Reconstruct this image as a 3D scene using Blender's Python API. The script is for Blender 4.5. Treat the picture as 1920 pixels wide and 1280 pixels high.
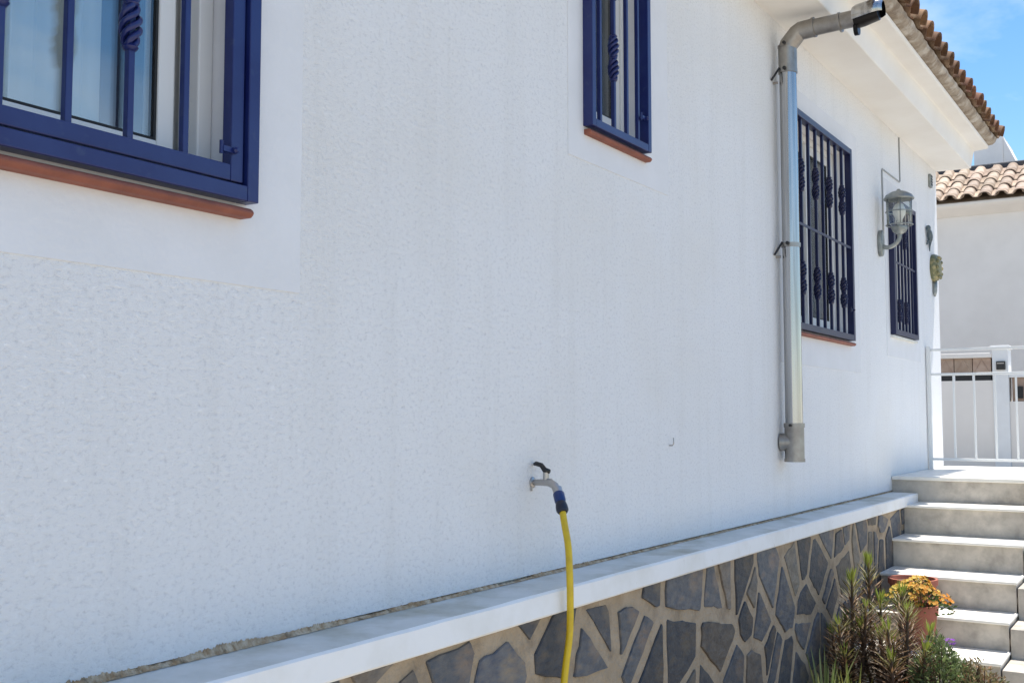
import bpy, bmesh, math, random
from mathutils import Vector, Matrix
R = math.radians
S = 1.2                                   # drawing units -> metres, applied to every top-level object at the end
scn = bpy.context.scene
for o in list(bpy.data.objects): bpy.data.objects.remove(o)
COL = scn.collection

# ------------------------------------------------------------------ camera
cam = bpy.data.cameras.new('camera'); camo = bpy.data.objects.new('camera', cam); COL.objects.link(camo)
cam.sensor_width = 36.0; cam.lens = 36.0 * 2050 / 1920; cam.clip_start = 0.05; cam.clip_end = 3000
yaw, pitch = R(32.017), R(4.018)
fwd = Vector((math.cos(yaw) * math.cos(pitch), math.sin(yaw) * math.cos(pitch), math.sin(pitch)))
camo.location = (0, -1.5 * S, 1.5 * S)
camo.rotation_euler = fwd.to_track_quat('-Z', 'Y').to_euler()
scn.camera = camo

# ------------------------------------------------------------------ sky and sun
CLX = 5.1
SUN = Vector((0.24, -0.088, 1.0)).normalized()
elev = math.asin(SUN.z); azim = math.atan2(SUN.x, SUN.y)
w = bpy.data.worlds.new('World'); scn.world = w; w.use_nodes = True
nt = w.node_tree; nt.nodes.clear()
sky = nt.nodes.new('ShaderNodeTexSky'); sky.sky_type = 'NISHITA'; sky.sun_disc = False
sky.sun_elevation = elev; sky.sun_rotation = azim; sky.air_density = 1.1; sky.dust_density = 0.25; sky.ozone_density = 1.6; sky.altitude = 50
tc = nt.nodes.new('ShaderNodeTexCoord'); mp = nt.nodes.new('ShaderNodeMapping'); mp.inputs['Scale'].default_value = (1.0, 1.0, 2.6); mp.inputs['Location'].default_value = (CLX, 0.0, 0.0)
nz = nt.nodes.new('ShaderNodeTexNoise'); nz.inputs['Scale'].default_value = 2.1; nz.inputs['Detail'].default_value = 7; nz.inputs['Roughness'].default_value = 0.62; nz.inputs['Distortion'].default_value = 0.5
cr = nt.nodes.new('ShaderNodeValToRGB'); cr.color_ramp.elements[0].position = 0.45; cr.color_ramp.elements[0].color = (0, 0, 0, 1)
cr.color_ramp.elements[1].position = 0.80; cr.color_ramp.elements[1].color = (0.75, 0.75, 0.75, 1)
mx = nt.nodes.new('ShaderNodeMix'); mx.data_type = 'RGBA'; mx.inputs['B'].default_value = (7.2, 7.5, 8.0, 1)
bg = nt.nodes.new('ShaderNodeBackground'); bg.inputs['Strength'].default_value = 0.11
ow = nt.nodes.new('ShaderNodeOutputWorld')
L = nt.links.new
L(tc.outputs['Generated'], mp.inputs['Vector']); L(mp.outputs['Vector'], nz.inputs['Vector']); L(nz.outputs['Fac'], cr.inputs['Fac'])
L(cr.outputs['Color'], mx.inputs['Factor']); hsv = nt.nodes.new('ShaderNodeHueSaturation'); hsv.inputs['Saturation'].default_value = 1.28; L(sky.outputs['Color'], hsv.inputs['Color']); L(hsv.outputs['Color'], mx.inputs['A']); L(mx.outputs['Result'], bg.inputs['Color']); L(bg.outputs['Background'], ow.inputs['Surface'])
sl = bpy.data.lights.new('sun', 'SUN'); sl.energy = 5.0; sl.angle = R(0.53); sl.color = (1.0, 0.95, 0.87)
so = bpy.data.objects.new('sun', sl); COL.objects.link(so); so.rotation_euler = (-SUN).to_track_quat('-Z', 'Y').to_euler()
vs = scn.view_settings; vs.view_transform = 'Standard'; vs.look = 'None'; vs.gamma = 1.0; vs.use_curve_mapping = False; vs.exposure = 0.80
scn.render.engine = 'CYCLES'
try:
    scn.cycles.max_bounces = 8; scn.cycles.diffuse_bounces = 5; scn.cycles.transparent_max_bounces = 24
except Exception: pass

# ------------------------------------------------------------------ materials
def mat(name, col, rough=0.6, metal=0.0, col2=None, nscale=6.0, ndetail=5.0, lo=0.35, hi=0.65, bump=0.0, bscale=40.0, bdetail=4.0, bdist=0.01,
        rnd=0.0, spec=0.5, vor=False, stretch=None, col3=None, n3=2.0, lo3=.55, hi3=.75, trans=0.0):
    m = bpy.data.materials.new(name); m.use_nodes = True; t = m.node_tree; b = t.nodes['Principled BSDF']
    b.inputs['Base Color'].default_value = (*col, 1); b.inputs['Roughness'].default_value = rough; b.inputs['Metallic'].default_value = metal
    b.inputs['Specular IOR Level'].default_value = spec
    lk = t.links.new; cn = t.nodes.new('ShaderNodeTexCoord'); src = cn.outputs['Object']
    if stretch:
        q = t.nodes.new('ShaderNodeMapping'); q.inputs['Scale'].default_value = stretch; lk(src, q.inputs['Vector']); src = q.outputs['Vector']
    cur = None
    def layer(cur, a, c, sc, l, h):
        n = t.nodes.new('ShaderNodeTexNoise'); n.inputs['Scale'].default_value = sc; n.inputs['Detail'].default_value = ndetail; n.inputs['Roughness'].default_value = .6
        lk(src, n.inputs['Vector']); r = t.nodes.new('ShaderNodeMapRange'); r.inputs['From Min'].default_value = l; r.inputs['From Max'].default_value = h
        lk(n.outputs['Fac'], r.inputs['Value']); x = t.nodes.new('ShaderNodeMix'); x.data_type = 'RGBA'
        if cur is None: x.inputs['A'].default_value = (*a, 1)
        else: lk(cur, x.inputs['A'])
        x.inputs['B'].default_value = (*c, 1); lk(r.outputs['Result'], x.inputs['Factor']); return x.outputs['Result']
    if col2: cur = layer(None, col, col2, nscale, lo, hi)
    if col3: cur = layer(cur, col, col3, n3, lo3, hi3)
    if rnd:
        oi = t.nodes.new('ShaderNodeObjectInfo'); hs = t.nodes.new('ShaderNodeHueSaturation')
        r = t.nodes.new('ShaderNodeMapRange'); r.inputs['To Min'].default_value = 1 - rnd; r.inputs['To Max'].default_value = 1 + rnd
        lk(oi.outputs['Random'], r.inputs['Value']); lk(r.outputs['Result'], hs.inputs['Value'])
        ml = t.nodes.new('ShaderNodeMath'); ml.operation = 'MULTIPLY'; ml.inputs[1].default_value = 7.31; fr = t.nodes.new('ShaderNodeMath'); fr.operation = 'FRACT'
        r2 = t.nodes.new('ShaderNodeMapRange'); r2.inputs['To Min'].default_value = 0.5 - rnd * .028; r2.inputs['To Max'].default_value = 0.5 + rnd * .034
        lk(oi.outputs['Random'], ml.inputs[0]); lk(ml.outputs[0], fr.inputs[0]); lk(fr.outputs[0], r2.inputs['Value']); lk(r2.outputs['Result'], hs.inputs['Hue'])
        if cur is None: hs.inputs['Color'].default_value = (*col, 1)
        else: lk(cur, hs.inputs['Color'])
        cur = hs.outputs['Color']
    if cur is not None: lk(cur, b.inputs['Base Color'])
    if bump:
        if vor:
            n = t.nodes.new('ShaderNodeTexVoronoi'); n.inputs['Scale'].default_value = bscale; o_ = n.outputs['Distance']
        else:
            n = t.nodes.new('ShaderNodeTexNoise'); n.inputs['Scale'].default_value = bscale; n.inputs['Detail'].default_value = bdetail; o_ = n.outputs['Fac']
        lk(src, n.inputs['Vector']); bp = t.nodes.new('ShaderNodeBump'); bp.inputs['Strength'].default_value = bump; bp.inputs['Distance'].default_value = bdist
        lk(o_, bp.inputs['Height']); lk(bp.outputs['Normal'], b.inputs['Normal'])
    return m

M = {}
def roughcast():
    m = bpy.data.materials.new('roughcast_white'); m.use_nodes = True; t = m.node_tree; b = t.nodes['Principled BSDF']; lk = t.links.new
    b.inputs['Roughness'].default_value = 0.92; b.inputs['Specular IOR Level'].default_value = 0.2
    cn = t.nodes.new('ShaderNodeTexCoord')
    # pits: short horizontal specks, shade painted into the relief's hollows
    mp_ = t.nodes.new('ShaderNodeMapping'); mp_.inputs['Scale'].default_value = (1.0, 1.0, 1.55); lk(cn.outputs['Object'], mp_.inputs['Vector'])
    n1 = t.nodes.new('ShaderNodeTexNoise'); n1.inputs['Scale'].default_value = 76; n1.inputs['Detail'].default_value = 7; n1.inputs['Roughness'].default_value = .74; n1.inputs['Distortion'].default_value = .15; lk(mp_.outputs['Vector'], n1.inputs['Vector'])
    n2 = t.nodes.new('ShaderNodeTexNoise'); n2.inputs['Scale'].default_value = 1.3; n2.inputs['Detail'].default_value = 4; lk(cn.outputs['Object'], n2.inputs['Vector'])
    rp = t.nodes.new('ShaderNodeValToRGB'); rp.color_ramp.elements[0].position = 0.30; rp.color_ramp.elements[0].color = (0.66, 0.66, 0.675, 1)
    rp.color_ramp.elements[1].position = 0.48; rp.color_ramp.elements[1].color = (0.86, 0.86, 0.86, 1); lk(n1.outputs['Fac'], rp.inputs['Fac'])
    x = t.nodes.new('ShaderNodeMix'); x.data_type = 'RGBA'; x.inputs['B'].default_value = (0.78, 0.75, 0.69, 1)
    r = t.nodes.new('ShaderNodeMapRange'); r.inputs['From Min'].default_value = .5; r.inputs['From Max'].default_value = .75; r.inputs['To Max'].default_value = .45
    lk(n2.outputs['Fac'], r.inputs['Value']); lk(r.outputs['Result'], x.inputs['Factor']); lk(rp.outputs['Color'], x.inputs['A'])
    m5 = t.nodes.new('ShaderNodeMapping'); m5.inputs['Scale'].default_value = (7.0, 1.0, .55); lk(cn.outputs['Object'], m5.inputs['Vector'])
    n5 = t.nodes.new('ShaderNodeTexNoise'); n5.inputs['Scale'].default_value = 1.4; n5.inputs['Detail'].default_value = 5; n5.inputs['Roughness'].default_value = .65; lk(m5.outputs['Vector'], n5.inputs['Vector'])
    r5 = t.nodes.new('ShaderNodeMapRange'); r5.inputs['From Min'].default_value = .5; r5.inputs['From Max'].default_value = .8; r5.inputs['To Max'].default_value = .22; lk(n5.outputs['Fac'], r5.inputs['Value'])
    x5 = t.nodes.new('ShaderNodeMix'); x5.data_type = 'RGBA'; x5.inputs['B'].default_value = (0.60, 0.58, 0.54, 1); lk(r5.outputs['Result'], x5.inputs['Factor']); lk(x.outputs['Result'], x5.inputs['A']); lk(x5.outputs['Result'], b.inputs['Base Color'])
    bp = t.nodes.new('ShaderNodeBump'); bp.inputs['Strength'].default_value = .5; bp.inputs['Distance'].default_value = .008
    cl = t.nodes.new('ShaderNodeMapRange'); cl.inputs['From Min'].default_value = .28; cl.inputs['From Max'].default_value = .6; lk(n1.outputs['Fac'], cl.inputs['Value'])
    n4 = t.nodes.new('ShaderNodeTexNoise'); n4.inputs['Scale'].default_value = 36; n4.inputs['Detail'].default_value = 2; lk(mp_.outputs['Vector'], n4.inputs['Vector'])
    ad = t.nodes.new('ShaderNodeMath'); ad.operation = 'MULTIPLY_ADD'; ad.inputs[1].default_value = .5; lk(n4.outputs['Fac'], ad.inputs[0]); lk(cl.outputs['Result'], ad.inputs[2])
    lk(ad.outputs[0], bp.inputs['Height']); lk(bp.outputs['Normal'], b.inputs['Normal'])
    return m
M['roughcast'] = roughcast()
M['smooth'] = mat('smooth_white_render', (.755, .755, .765), .88, col2=(.715, .715, .72), nscale=6, bump=.30, bscale=80, bdist=.005, spec=.2)
M['soffit'] = mat('soffit_paint', (.85, .83, .79), .85, col2=(.80, .77, .72), nscale=2.5, bump=.15, bscale=30, bdist=.003, spec=.2)
M['cope'] = mat('coping_white_paint', (.82, .82, .81), .7, col2=(.72, .71, .67), nscale=5, lo=.45, hi=.75, bump=.3, bscale=40, bdist=.004, spec=.3, col3=(.50, .45, .36), n3=16, lo3=.66, hi3=.78)
M['cement'] = mat('weathered_cement', (.60, .61, .57), .9, col2=(.70, .70, .67), nscale=9, bump=.35, bscale=80, bdist=.004, col3=(.42, .40, .32), n3=5, lo3=.50, hi3=.78, spec=.2)
M['crumb'] = mat('crumbled_mortar', (.36, .235, .13), .95, col2=(.60, .50, .37), nscale=52, ndetail=4, bump=.9, bscale=120, bdist=.006, col3=(.16, .12, .075), n3=34, lo3=.55, hi3=.7, spec=.15)
M['mortar'] = mat('tan_mortar', (.35, .275, .19), .95, col2=(.42, .34, .25), nscale=12, bump=.9, bscale=70, bdetail=7, bdist=.012, col3=(.21, .165, .12), n3=9, lo3=.52, hi3=.75, spec=.15)
M['slate'] = mat('slate_stone', (.058, .066, .082), .60, col2=(.115, .113, .112), nscale=22, ndetail=8, stretch=(1, 1, 1.8), bump=.8, bscale=38, bdetail=9, bdist=.010, rnd=.45, col3=(.20, .15, .105), n3=5, lo3=.54, hi3=.74, spec=.4)
M['slate_brown'] = mat('brown_slate_stone', (.115, .098, .08), .62, col2=(.19, .165, .135), nscale=20, ndetail=8, stretch=(1, 1, 1.8), bump=.8, bscale=38, bdetail=9, bdist=.010, rnd=.3, col3=(.075, .08, .09), n3=7, lo3=.5, hi3=.7, spec=.4)
M['terracotta'] = mat('terracotta_sill', (.28, .088, .052), .65, col2=(.19, .06, .038), nscale=18, bump=.15, bscale=60, bdist=.002)
M['tile'] = mat('brown_roof_tile', (.21, .112, .064), .85, col2=(.115, .062, .040), nscale=16, bump=.4, bscale=50, bdist=.004, rnd=.40, col3=(.36, .26, .175), n3=11, lo3=.50, hi3=.75, spec=.2)
M['tile_pale'] = mat('pale_roof_tile', (.42, .325, .25), .85, col2=(.27, .20, .15), nscale=10, bump=.3, bscale=40, bdist=.004, rnd=.22, col3=(.56, .48, .40), n3=6, spec=.2)
M['tile_bed'] = mat('tile_bedding_mortar', (.42, .36, .29), .95, col2=(.24, .19, .145), nscale=14, bump=.6, bscale=45, bdist=.008, col3=(.60, .56, .50), n3=8, lo3=.5, hi3=.7, spec=.15)
M['blue'] = mat('cobalt_blue_paint', (.007, .013, .100), .34, bump=.05, bscale=60, bdist=.001, col2=(.012, .024, .125), nscale=9, col3=(.025, .038, .12), n3=40, lo3=.6, hi3=.75)
M['bluedark'] = mat('darker_blue_paint', (.006, .009, .048), .36, bump=.05, bscale=60, bdist=.001, col2=(.008, .012, .06), nscale=12)  # darker copy of the blue paint, used on the two far grilles
M['galv'] = mat('galvanised_steel', (.52, .52, .52), .20, 1.0, col2=(.27, .27, .27), nscale=34, lo=.42, hi=.72, stretch=(1, 1, .03), bump=.06, bscale=18, bdist=.002)
M['galv_dull'] = mat('dull_galvanised_steel', (.40, .385, .36), .42, 1.0, col2=(.28, .26, .24), nscale=14, bump=.12, bscale=40, bdist=.002)
M['blackshade'] = mat('elbow_shade_black', (.012, .011, .012), .35, .6)  # black that paints the shade under the pipe's end elbow
M['steel'] = mat('tap_steel', (.46, .44, .42), .35, 1.0)
M['blackplastic'] = mat('black_plastic', (.012, .012, .013), .4)
M['blueplastic'] = mat('blue_plastic', (.008, .03, .13), .35)
M['darkblueplastic'] = mat('navy_plastic', (.010, .013, .028), .4)
M['hose'] = mat('yellow_hose', (.66, .46, .012), .36, col2=(.46, .30, .02), nscale=22, lo=.45, hi=.8)
M['pvc'] = mat('white_pvc', (.78, .78, .76), .35)
M['gasket'] = mat('gasket_and_shade_black', (.01, .01, .01), .6)  # also paints the shade in the boundary wall's openings
M['curtain'] = mat('pale_curtain', (.76, .75, .72), .9, spec=.1)
M['blind'] = mat('white_lace_valance', (.82, .82, .80), .9, spec=.1, col2=(.66, .66, .66), nscale=60)
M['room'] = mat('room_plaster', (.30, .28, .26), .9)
M['riser'] = mat('grey_granite', (.56, .51, .44), .5, col2=(.33, .30, .26), nscale=11, ndetail=8, col3=(.50, .46, .40), n3=5, lo3=.5, hi3=.72, bump=.08, bscale=70, bdist=.002)
M['tread'] = mat('cream_marble', (.80, .78, .72), .45, col2=(.70, .67, .61), nscale=8, col3=(.50, .47, .41), n3=14, lo3=.66, hi3=.85, bump=.04, bscale=50, bdist=.001)
M['white'] = mat('white_masonry_paint', (.80, .80, .78), .8, col2=(.74, .73, .71), nscale=4, bump=.15, bscale=50, bdist=.003, spec=.2)
M['gate'] = mat('white_enamel', (.74, .75, .74), .4)
M['nwall'] = mat('neighbour_render', (.79, .74, .68), .9, col2=(.74, .69, .63), nscale=2.5, bump=.15, bscale=30, bdist=.004, spec=.2)
M['clay'] = mat('clay_block', (.42, .31, .235), .85, col2=(.34, .235, .17), nscale=12, rnd=.15)
M['ground'] = mat('garden_gravel', (.385, .35, .30), .95, col2=(.30, .27, .23), nscale=30, bump=.5, bscale=120, bdist=.01, spec=.2)
M['street'] = mat('street_paving', (.30, .29, .27), .9, col2=(.24, .23, .22), nscale=12, bump=.2, bscale=60, bdist=.004)
M['soil'] = mat('garden_soil', (.10, .07, .045), .95, col2=(.06, .042, .03), nscale=20, bump=.8, bscale=60, bdist=.02)
M['pot'] = mat('terracotta_pot', (.36, .115, .07), .75, col2=(.28, .085, .055), nscale=14, bump=.1, bscale=60, bdist=.002)
M['lampglass'] = None
M['bronze'] = mat('weathered_lamp_metal', (.34, .36, .35), .45, .6, col2=(.20, .22, .215), nscale=30)
M['olive'] = mat('glazed_olive_ceramic', (.22, .20, .09), .35, col2=(.10, .12, .06), nscale=30, col3=(.42, .34, .16), n3=22, lo3=.5, hi3=.65)
M['slateblue'] = mat('glazed_dark_ceramic', (.05, .08, .11), .35, col2=(.12, .15, .15), nscale=30)
M['cable'] = mat('grey_cable', (.36, .37, .37), .5)

def attr_leaf(name, rough=.5, sub=0.25):
    m = bpy.data.materials.new(name); m.use_nodes = True; t = m.node_tree; b = t.nodes['Principled BSDF']; lk = t.links.new
    a = t.nodes.new('ShaderNodeAttribute'); a.attribute_name = 'col'; lk(a.outputs['Color'], b.inputs['Base Color'])
    b.inputs['Roughness'].default_value = rough; b.inputs['Specular IOR Level'].default_value = .4
    tr = t.nodes.new('ShaderNodeBsdfTranslucent'); lk(a.outputs['Color'], tr.inputs['Color']); mxs = t.nodes.new('ShaderNodeMixShader'); mxs.inputs['Fac'].default_value = sub
    out = t.nodes['Material Output']; lk(b.outputs['BSDF'], mxs.inputs[1]); lk(tr.outputs['BSDF'], mxs.inputs[2]); lk(mxs.outputs['Shader'], out.inputs['Surface'])
    return m
M['leaf'] = attr_leaf('leaf'); M['petal'] = attr_leaf('petal', .6, .35)
def glass_mat(name, f0, tint, rough=0.0):
    m = bpy.data.materials.new(name); m.use_nodes = True; t = m.node_tree; t.nodes.clear(); lk = t.links.new
    out = t.nodes.new('ShaderNodeOutputMaterial'); mxs = t.nodes.new('ShaderNodeMixShader'); tp = t.nodes.new('ShaderNodeBsdfTransparent'); gl = t.nodes.new('ShaderNodeBsdfGlossy')
    lw = t.nodes.new('ShaderNodeLayerWeight'); lw.inputs['Blend'].default_value = .5; pw = t.nodes.new('ShaderNodeMath'); pw.operation = 'POWER'; pw.inputs[1].default_value = 5
    ma = t.nodes.new('ShaderNodeMath'); ma.operation = 'MULTIPLY_ADD'; ma.inputs[1].default_value = 1 - f0; ma.inputs[2].default_value = f0      # reflectance of a thin sheet, rising at grazing angles
    gl.inputs['Roughness'].default_value = rough; tp.inputs['Color'].default_value = (*tint, 1)
    lk(lw.outputs['Facing'], pw.inputs[0]); lk(pw.outputs[0], ma.inputs[0]); lk(ma.outputs[0], mxs.inputs['Fac']); lk(tp.outputs['BSDF'], mxs.inputs[1]); lk(gl.outputs['BSDF'], mxs.inputs[2]); lk(mxs.outputs['Shader'], out.inputs['Surface'])
    return m
M['glass'] = glass_mat('window_glass', .13, (.96, .98, .98))
M['glass_clear'] = glass_mat('clear_window_glass', .05, (.95, .96, .96))
M['lampglass'] = glass_mat('lamp_glass', .05, (.96, .97, .96))

# ------------------------------------------------------------------ mesh helpers
class MB:
    def __init__(s): s.v = []; s.f = []; s.m = []; s.c = []
    def quad(s, a, b, c, d, m=0):
        n = len(s.v); s.v += [tuple(a), tuple(b), tuple(c), tuple(d)]; s.f.append((n, n + 1, n + 2, n + 3)); s.m.append(m)
    def box(s, x0, x1, y0, y1, z0, z1, m=0, mtop=None):
        n = len(s.v); s.v += [(x0, y0, z0), (x1, y0, z0), (x1, y1, z0), (x0, y1, z0), (x0, y0, z1), (x1, y0, z1), (x1, y1, z1), (x0, y1, z1)]
        for i, q in enumerate([(0, 3, 2, 1), (4, 5, 6, 7), (0, 1, 5, 4), (1, 2, 6, 5), (2, 3, 7, 6), (3, 0, 4, 7)]):
            s.f.append(tuple(n + k for k in q)); s.m.append(mtop if (i == 1 and mtop is not None) else m)
        return s
    def extrude(s, poly, fn, d0, d1, m=0):
        """poly: 2d CCW list, fn(u,v,d)->3d"""
        n = len(s.v); k = len(poly)
        s.v += [tuple(fn(u, v, d0)) for u, v in poly] + [tuple(fn(u, v, d1)) for u, v in poly]
        s.f.append(tuple(range(n + k - 1, n - 1, -1))); s.m.append(m); s.f.append(tuple(range(n + k, n + 2 * k))); s.m.append(m)
        for i in range(k):
            j = (i + 1) % k; s.f.append((n + i, n + j, n + k + j, n + k + i)); s.m.append(m)
        return s
    def tube(s, pts, r, n=12, m=0, cap=True, flat=None):
        pts = [Vector(p) for p in pts]; rs = r if isinstance(r, (list, tuple)) else [r] * len(pts)
        base = len(s.v); up = None
        for i, p in enumerate(pts):
            t = (pts[min(i + 1, len(pts) - 1)] - pts[max(i - 1, 0)]).normalized()
            if up is None: up = Vector((0, 0, 1)) if abs(t.z) < .9 else Vector((0, 1, 0))
            a = (up - t * up.dot(t)).normalized(); up = a; b = t.cross(a)
            for k in range(n):
                g = 2 * math.pi * k / n; s.v.append(tuple(p + (a * math.cos(g) + b * math.sin(g)) * rs[i]))
        for i in range(len(pts) - 1):
            for k in range(n):
                q = base + i * n + k; q2 = base + i * n + (k + 1) % n; s.f.append((q, q2, q2 + n, q + n)); s.m.append(m)
        if cap:
            s.f.append(tuple(base + k for k in range(n - 1, -1, -1))); s.m.append(m)
            e = base + (len(pts) - 1) * n; s.f.append(tuple(e + k for k in range(n))); s.m.append(m)
        return s
    def lathe(s, prof, o=(0, 0, 0), axis=(0, 0, 1), n=16, m=0):
        a = Vector(axis).normalized(); t = Vector((1, 0, 0)) if abs(a.x) < .9 else Vector((0, 1, 0)); u = (t - a * t.dot(a)).normalized(); v = a.cross(u); o = Vector(o)
        base = len(s.v)
        for r, h in prof:
            for k in range(n):
                g = 2 * math.pi * k / n; s.v.append(tuple(o + a * h + (u * math.cos(g) + v * math.sin(g)) * r))
        for i in range(len(prof) - 1):
            for k in range(n):
                q = base + i * n + k; q2 = base + i * n + (k + 1) % n; s.f.append((q, q2, q2 + n, q + n)); s.m.append(m)
        s.f.append(tuple(base + k for k in range(n - 1, -1, -1))); s.m.append(m)
        e = base + (len(prof) - 1) * n; s.f.append(tuple(e + k for k in range(n))); s.m.append(m)
        return s
    def blade(s, p, d, side, ln, wd, fold=.25, droop=0.0, col=(.1, .2, .05)):
        """narrow folded leaf: 6 verts, 4 faces"""
        p = Vector(p); d = Vector(d).normalized(); side = Vector(side); side = (side - d * side.dot(d)).normalized(); nrm = side.cross(d)
        mid = p + d * ln * .5 + Vector((0, 0, -droop * ln * .12)); tip = p + d * ln + Vector((0, 0, -droop * ln * .5))
        n = len(s.v); h = nrm * wd * fold
        s.v += [tuple(p), tuple(mid + side * wd * .5 + h), tuple(mid), tuple(mid - side * wd * .5 + h), tuple(tip)]
        s.f += [(n, n + 2, n + 1), (n, n + 3, n + 2), (n + 1, n + 2, n + 4), (n + 2, n + 3, n + 4)]; s.m += [0] * 4; s.c += [col] * 4
    def build(s, name, mats, parent=None, smooth=False, bevel=0.0, seg=2, auto=None, loc=None):
        me = bpy.data.meshes.new(name); me.from_pydata(s.v, [], s.f)
        for k in (mats if isinstance(mats, (list, tuple)) else [mats]): me.materials.append(M[k] if isinstance(k, str) else k)
        for i, p in enumerate(me.polygons): p.material_index = s.m[i]; p.use_smooth = smooth
        if s.c:
            ca = me.color_attributes.new('col', 'FLOAT_COLOR', 'CORNER'); li = 0; buf = []
            for i, p in enumerate(me.polygons):
                for _ in range(p.loop_total): buf += [*s.c[i], 1.0]
            ca.data.foreach_set('color', buf)
        else:
            bm = bmesh.new(); bm.from_mesh(me); bmesh.ops.recalc_face_normals(bm, faces=bm.faces)
            bm.to_mesh(me); bm.free()
        me.update()
        o = bpy.data.objects.new(name, me); COL.objects.link(o)
        if parent: o.parent = parent
        if loc: o.location = loc
        if smooth and auto is not None:
            try: me.set_sharp_from_angle(angle=R(auto))
            except Exception: pass
        if bevel:
            bv = o.modifiers.new('bevel', 'BEVEL'); bv.width = bevel; bv.segments = seg; bv.limit_method = 'ANGLE'; bv.angle_limit = R(40)
        return o
def tag(o, label=None, cat=None, group=None, kind=None):
    if label: o['label'] = label
    if cat: o['category'] = cat
    if group: o['group'] = group
    if kind: o['kind'] = kind
    return o
def thing(name, label, cat, loc=(0, 0, 0), group=None):
    o = bpy.data.objects.new(name, None); COL.objects.link(o); o.location = loc; o.empty_display_size = .1
    return tag(o, label, cat, group)
def inst(src, parent, mtx=None, name=None):
    o = bpy.data.objects.new(name or src.name.split('.')[0], src.data); COL.objects.link(o); o.parent = parent
    if mtx is not None: o.matrix_local = mtx
    return o
rng = random.Random(7)

# ------------------------------------------------------------------ ground, street, garden bed (the setting)
g = MB(); g.quad((-900, -900, 0), (900, -900, 0), (900, 900, 0), (-900, 900, 0)); tag(g.build('ground', 'ground'), kind='structure')
g = MB().box(8.12, 60, -40, 40, -.05, .95); tag(g.build('street', 'street'), kind='structure')
def soil_bed():
    g = MB(); nx, ny = 60, 14; x0, x1, y0, y1 = 2.6, 4.86, -1.0, -.135
    r = random.Random(3)
    for j in range(ny + 1):
        for i in range(nx + 1):
            g.v.append((x0 + (x1 - x0) * i / nx, y0 + (y1 - y0) * j / ny, .30 + r.uniform(-.012, .012) - (.29 if j == 0 or i == 0 else 0)))
    for j in range(ny):
        for i in range(nx):
            q = j * (nx + 1) + i; g.f.append((q, q + 1, q + nx + 2, q + nx + 1)); g.m.append(0)
    tag(g.build('garden_bed', 'soil', smooth=True), kind='structure')
soil_bed()

# ------------------------------------------------------------------ the white house
house = thing('white_house', 'long white rough-cast house with blue window grilles and tiled eaves', 'house', (0, 0, 0))
XE, ZB, ZS = 8.03, 1.09, 3.232           # end of house, bottom of render, soffit level
# openings: x0, x1, z0, z1
OPEN = [(.30, 1.42, 1.925, 2.97), (2.825, 3.182, 2.385, 3.02), (4.72, 5.63, 1.915, 2.865), (6.60, 7.145, 2.01, 2.775)]
def wall():
    g = MB(); xs = sorted({-3.0, XE} | {a for o in OPEN for a in o[:2]}); zs = sorted({ZB, ZS + .2} | {a for o in OPEN for a in o[2:]})
    Y0, Y1 = 0.0, .20
    def hole(x, z): return any(o[0] < x < o[1] and o[2] < z < o[3] for o in OPEN)
    for i in range(len(xs) - 1):
        for k in range(len(zs) - 1):
            a, b, c, d = xs[i], xs[i + 1], zs[k], zs[k + 1]
            if hole((a + b) / 2, (c + d) / 2): continue
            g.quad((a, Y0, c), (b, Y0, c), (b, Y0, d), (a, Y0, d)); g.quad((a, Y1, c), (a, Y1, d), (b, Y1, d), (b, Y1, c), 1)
    for x0, x1, z0, z1 in OPEN:
        g.quad((x0, Y0, z0), (x0, Y0, z1), (x0, Y1, z1), (x0, Y1, z0), 2); g.quad((x1, Y0, z0), (x1, Y1, z0), (x1, Y1, z1), (x1, Y0, z1), 2)
        g.quad((x0, Y0, z0), (x0, Y1, z0), (x1, Y1, z0), (x1, Y0, z0), 2); g.quad((x0, Y0, z1), (x1, Y0, z1), (x1, Y1, z1), (x0, Y1, z1), 2)
    g.quad((-3, Y0, ZB), (-3, Y1, ZB), (XE, Y1, ZB), (XE, Y0, ZB)); g.quad((XE, Y0, ZB), (XE, Y1, ZB), (XE, Y1, ZS + .2), (XE, Y0, ZS + .2)); g.quad((-3, Y0, ZB), (-3, Y0, ZS + .2), (-3, Y1, ZS + .2), (-3, Y1, ZB))
    me = g; o = bpy.data.objects.new('wall', bpy.data.meshes.new('wall')); o.data.from_pydata(me.v, [], me.f)
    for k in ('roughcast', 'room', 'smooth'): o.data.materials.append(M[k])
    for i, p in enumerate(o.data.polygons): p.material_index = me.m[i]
    COL.objects.link(o); o.parent = house
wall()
# rear and end walls, floor and ceiling of the rooms behind the windows
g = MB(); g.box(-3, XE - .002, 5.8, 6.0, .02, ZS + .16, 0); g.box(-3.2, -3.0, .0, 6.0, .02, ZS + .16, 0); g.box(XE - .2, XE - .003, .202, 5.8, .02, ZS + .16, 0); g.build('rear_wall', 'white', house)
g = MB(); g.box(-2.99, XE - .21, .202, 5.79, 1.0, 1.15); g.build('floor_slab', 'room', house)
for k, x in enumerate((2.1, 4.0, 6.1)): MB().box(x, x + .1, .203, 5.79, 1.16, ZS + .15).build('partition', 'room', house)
# base under the render, set back so that a dark joint shows above the ledge
g = MB(); g.box(-3, XE - .004, .012, .2, .02, 1.0895); g.build('base_course', 'cement', house)
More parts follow.
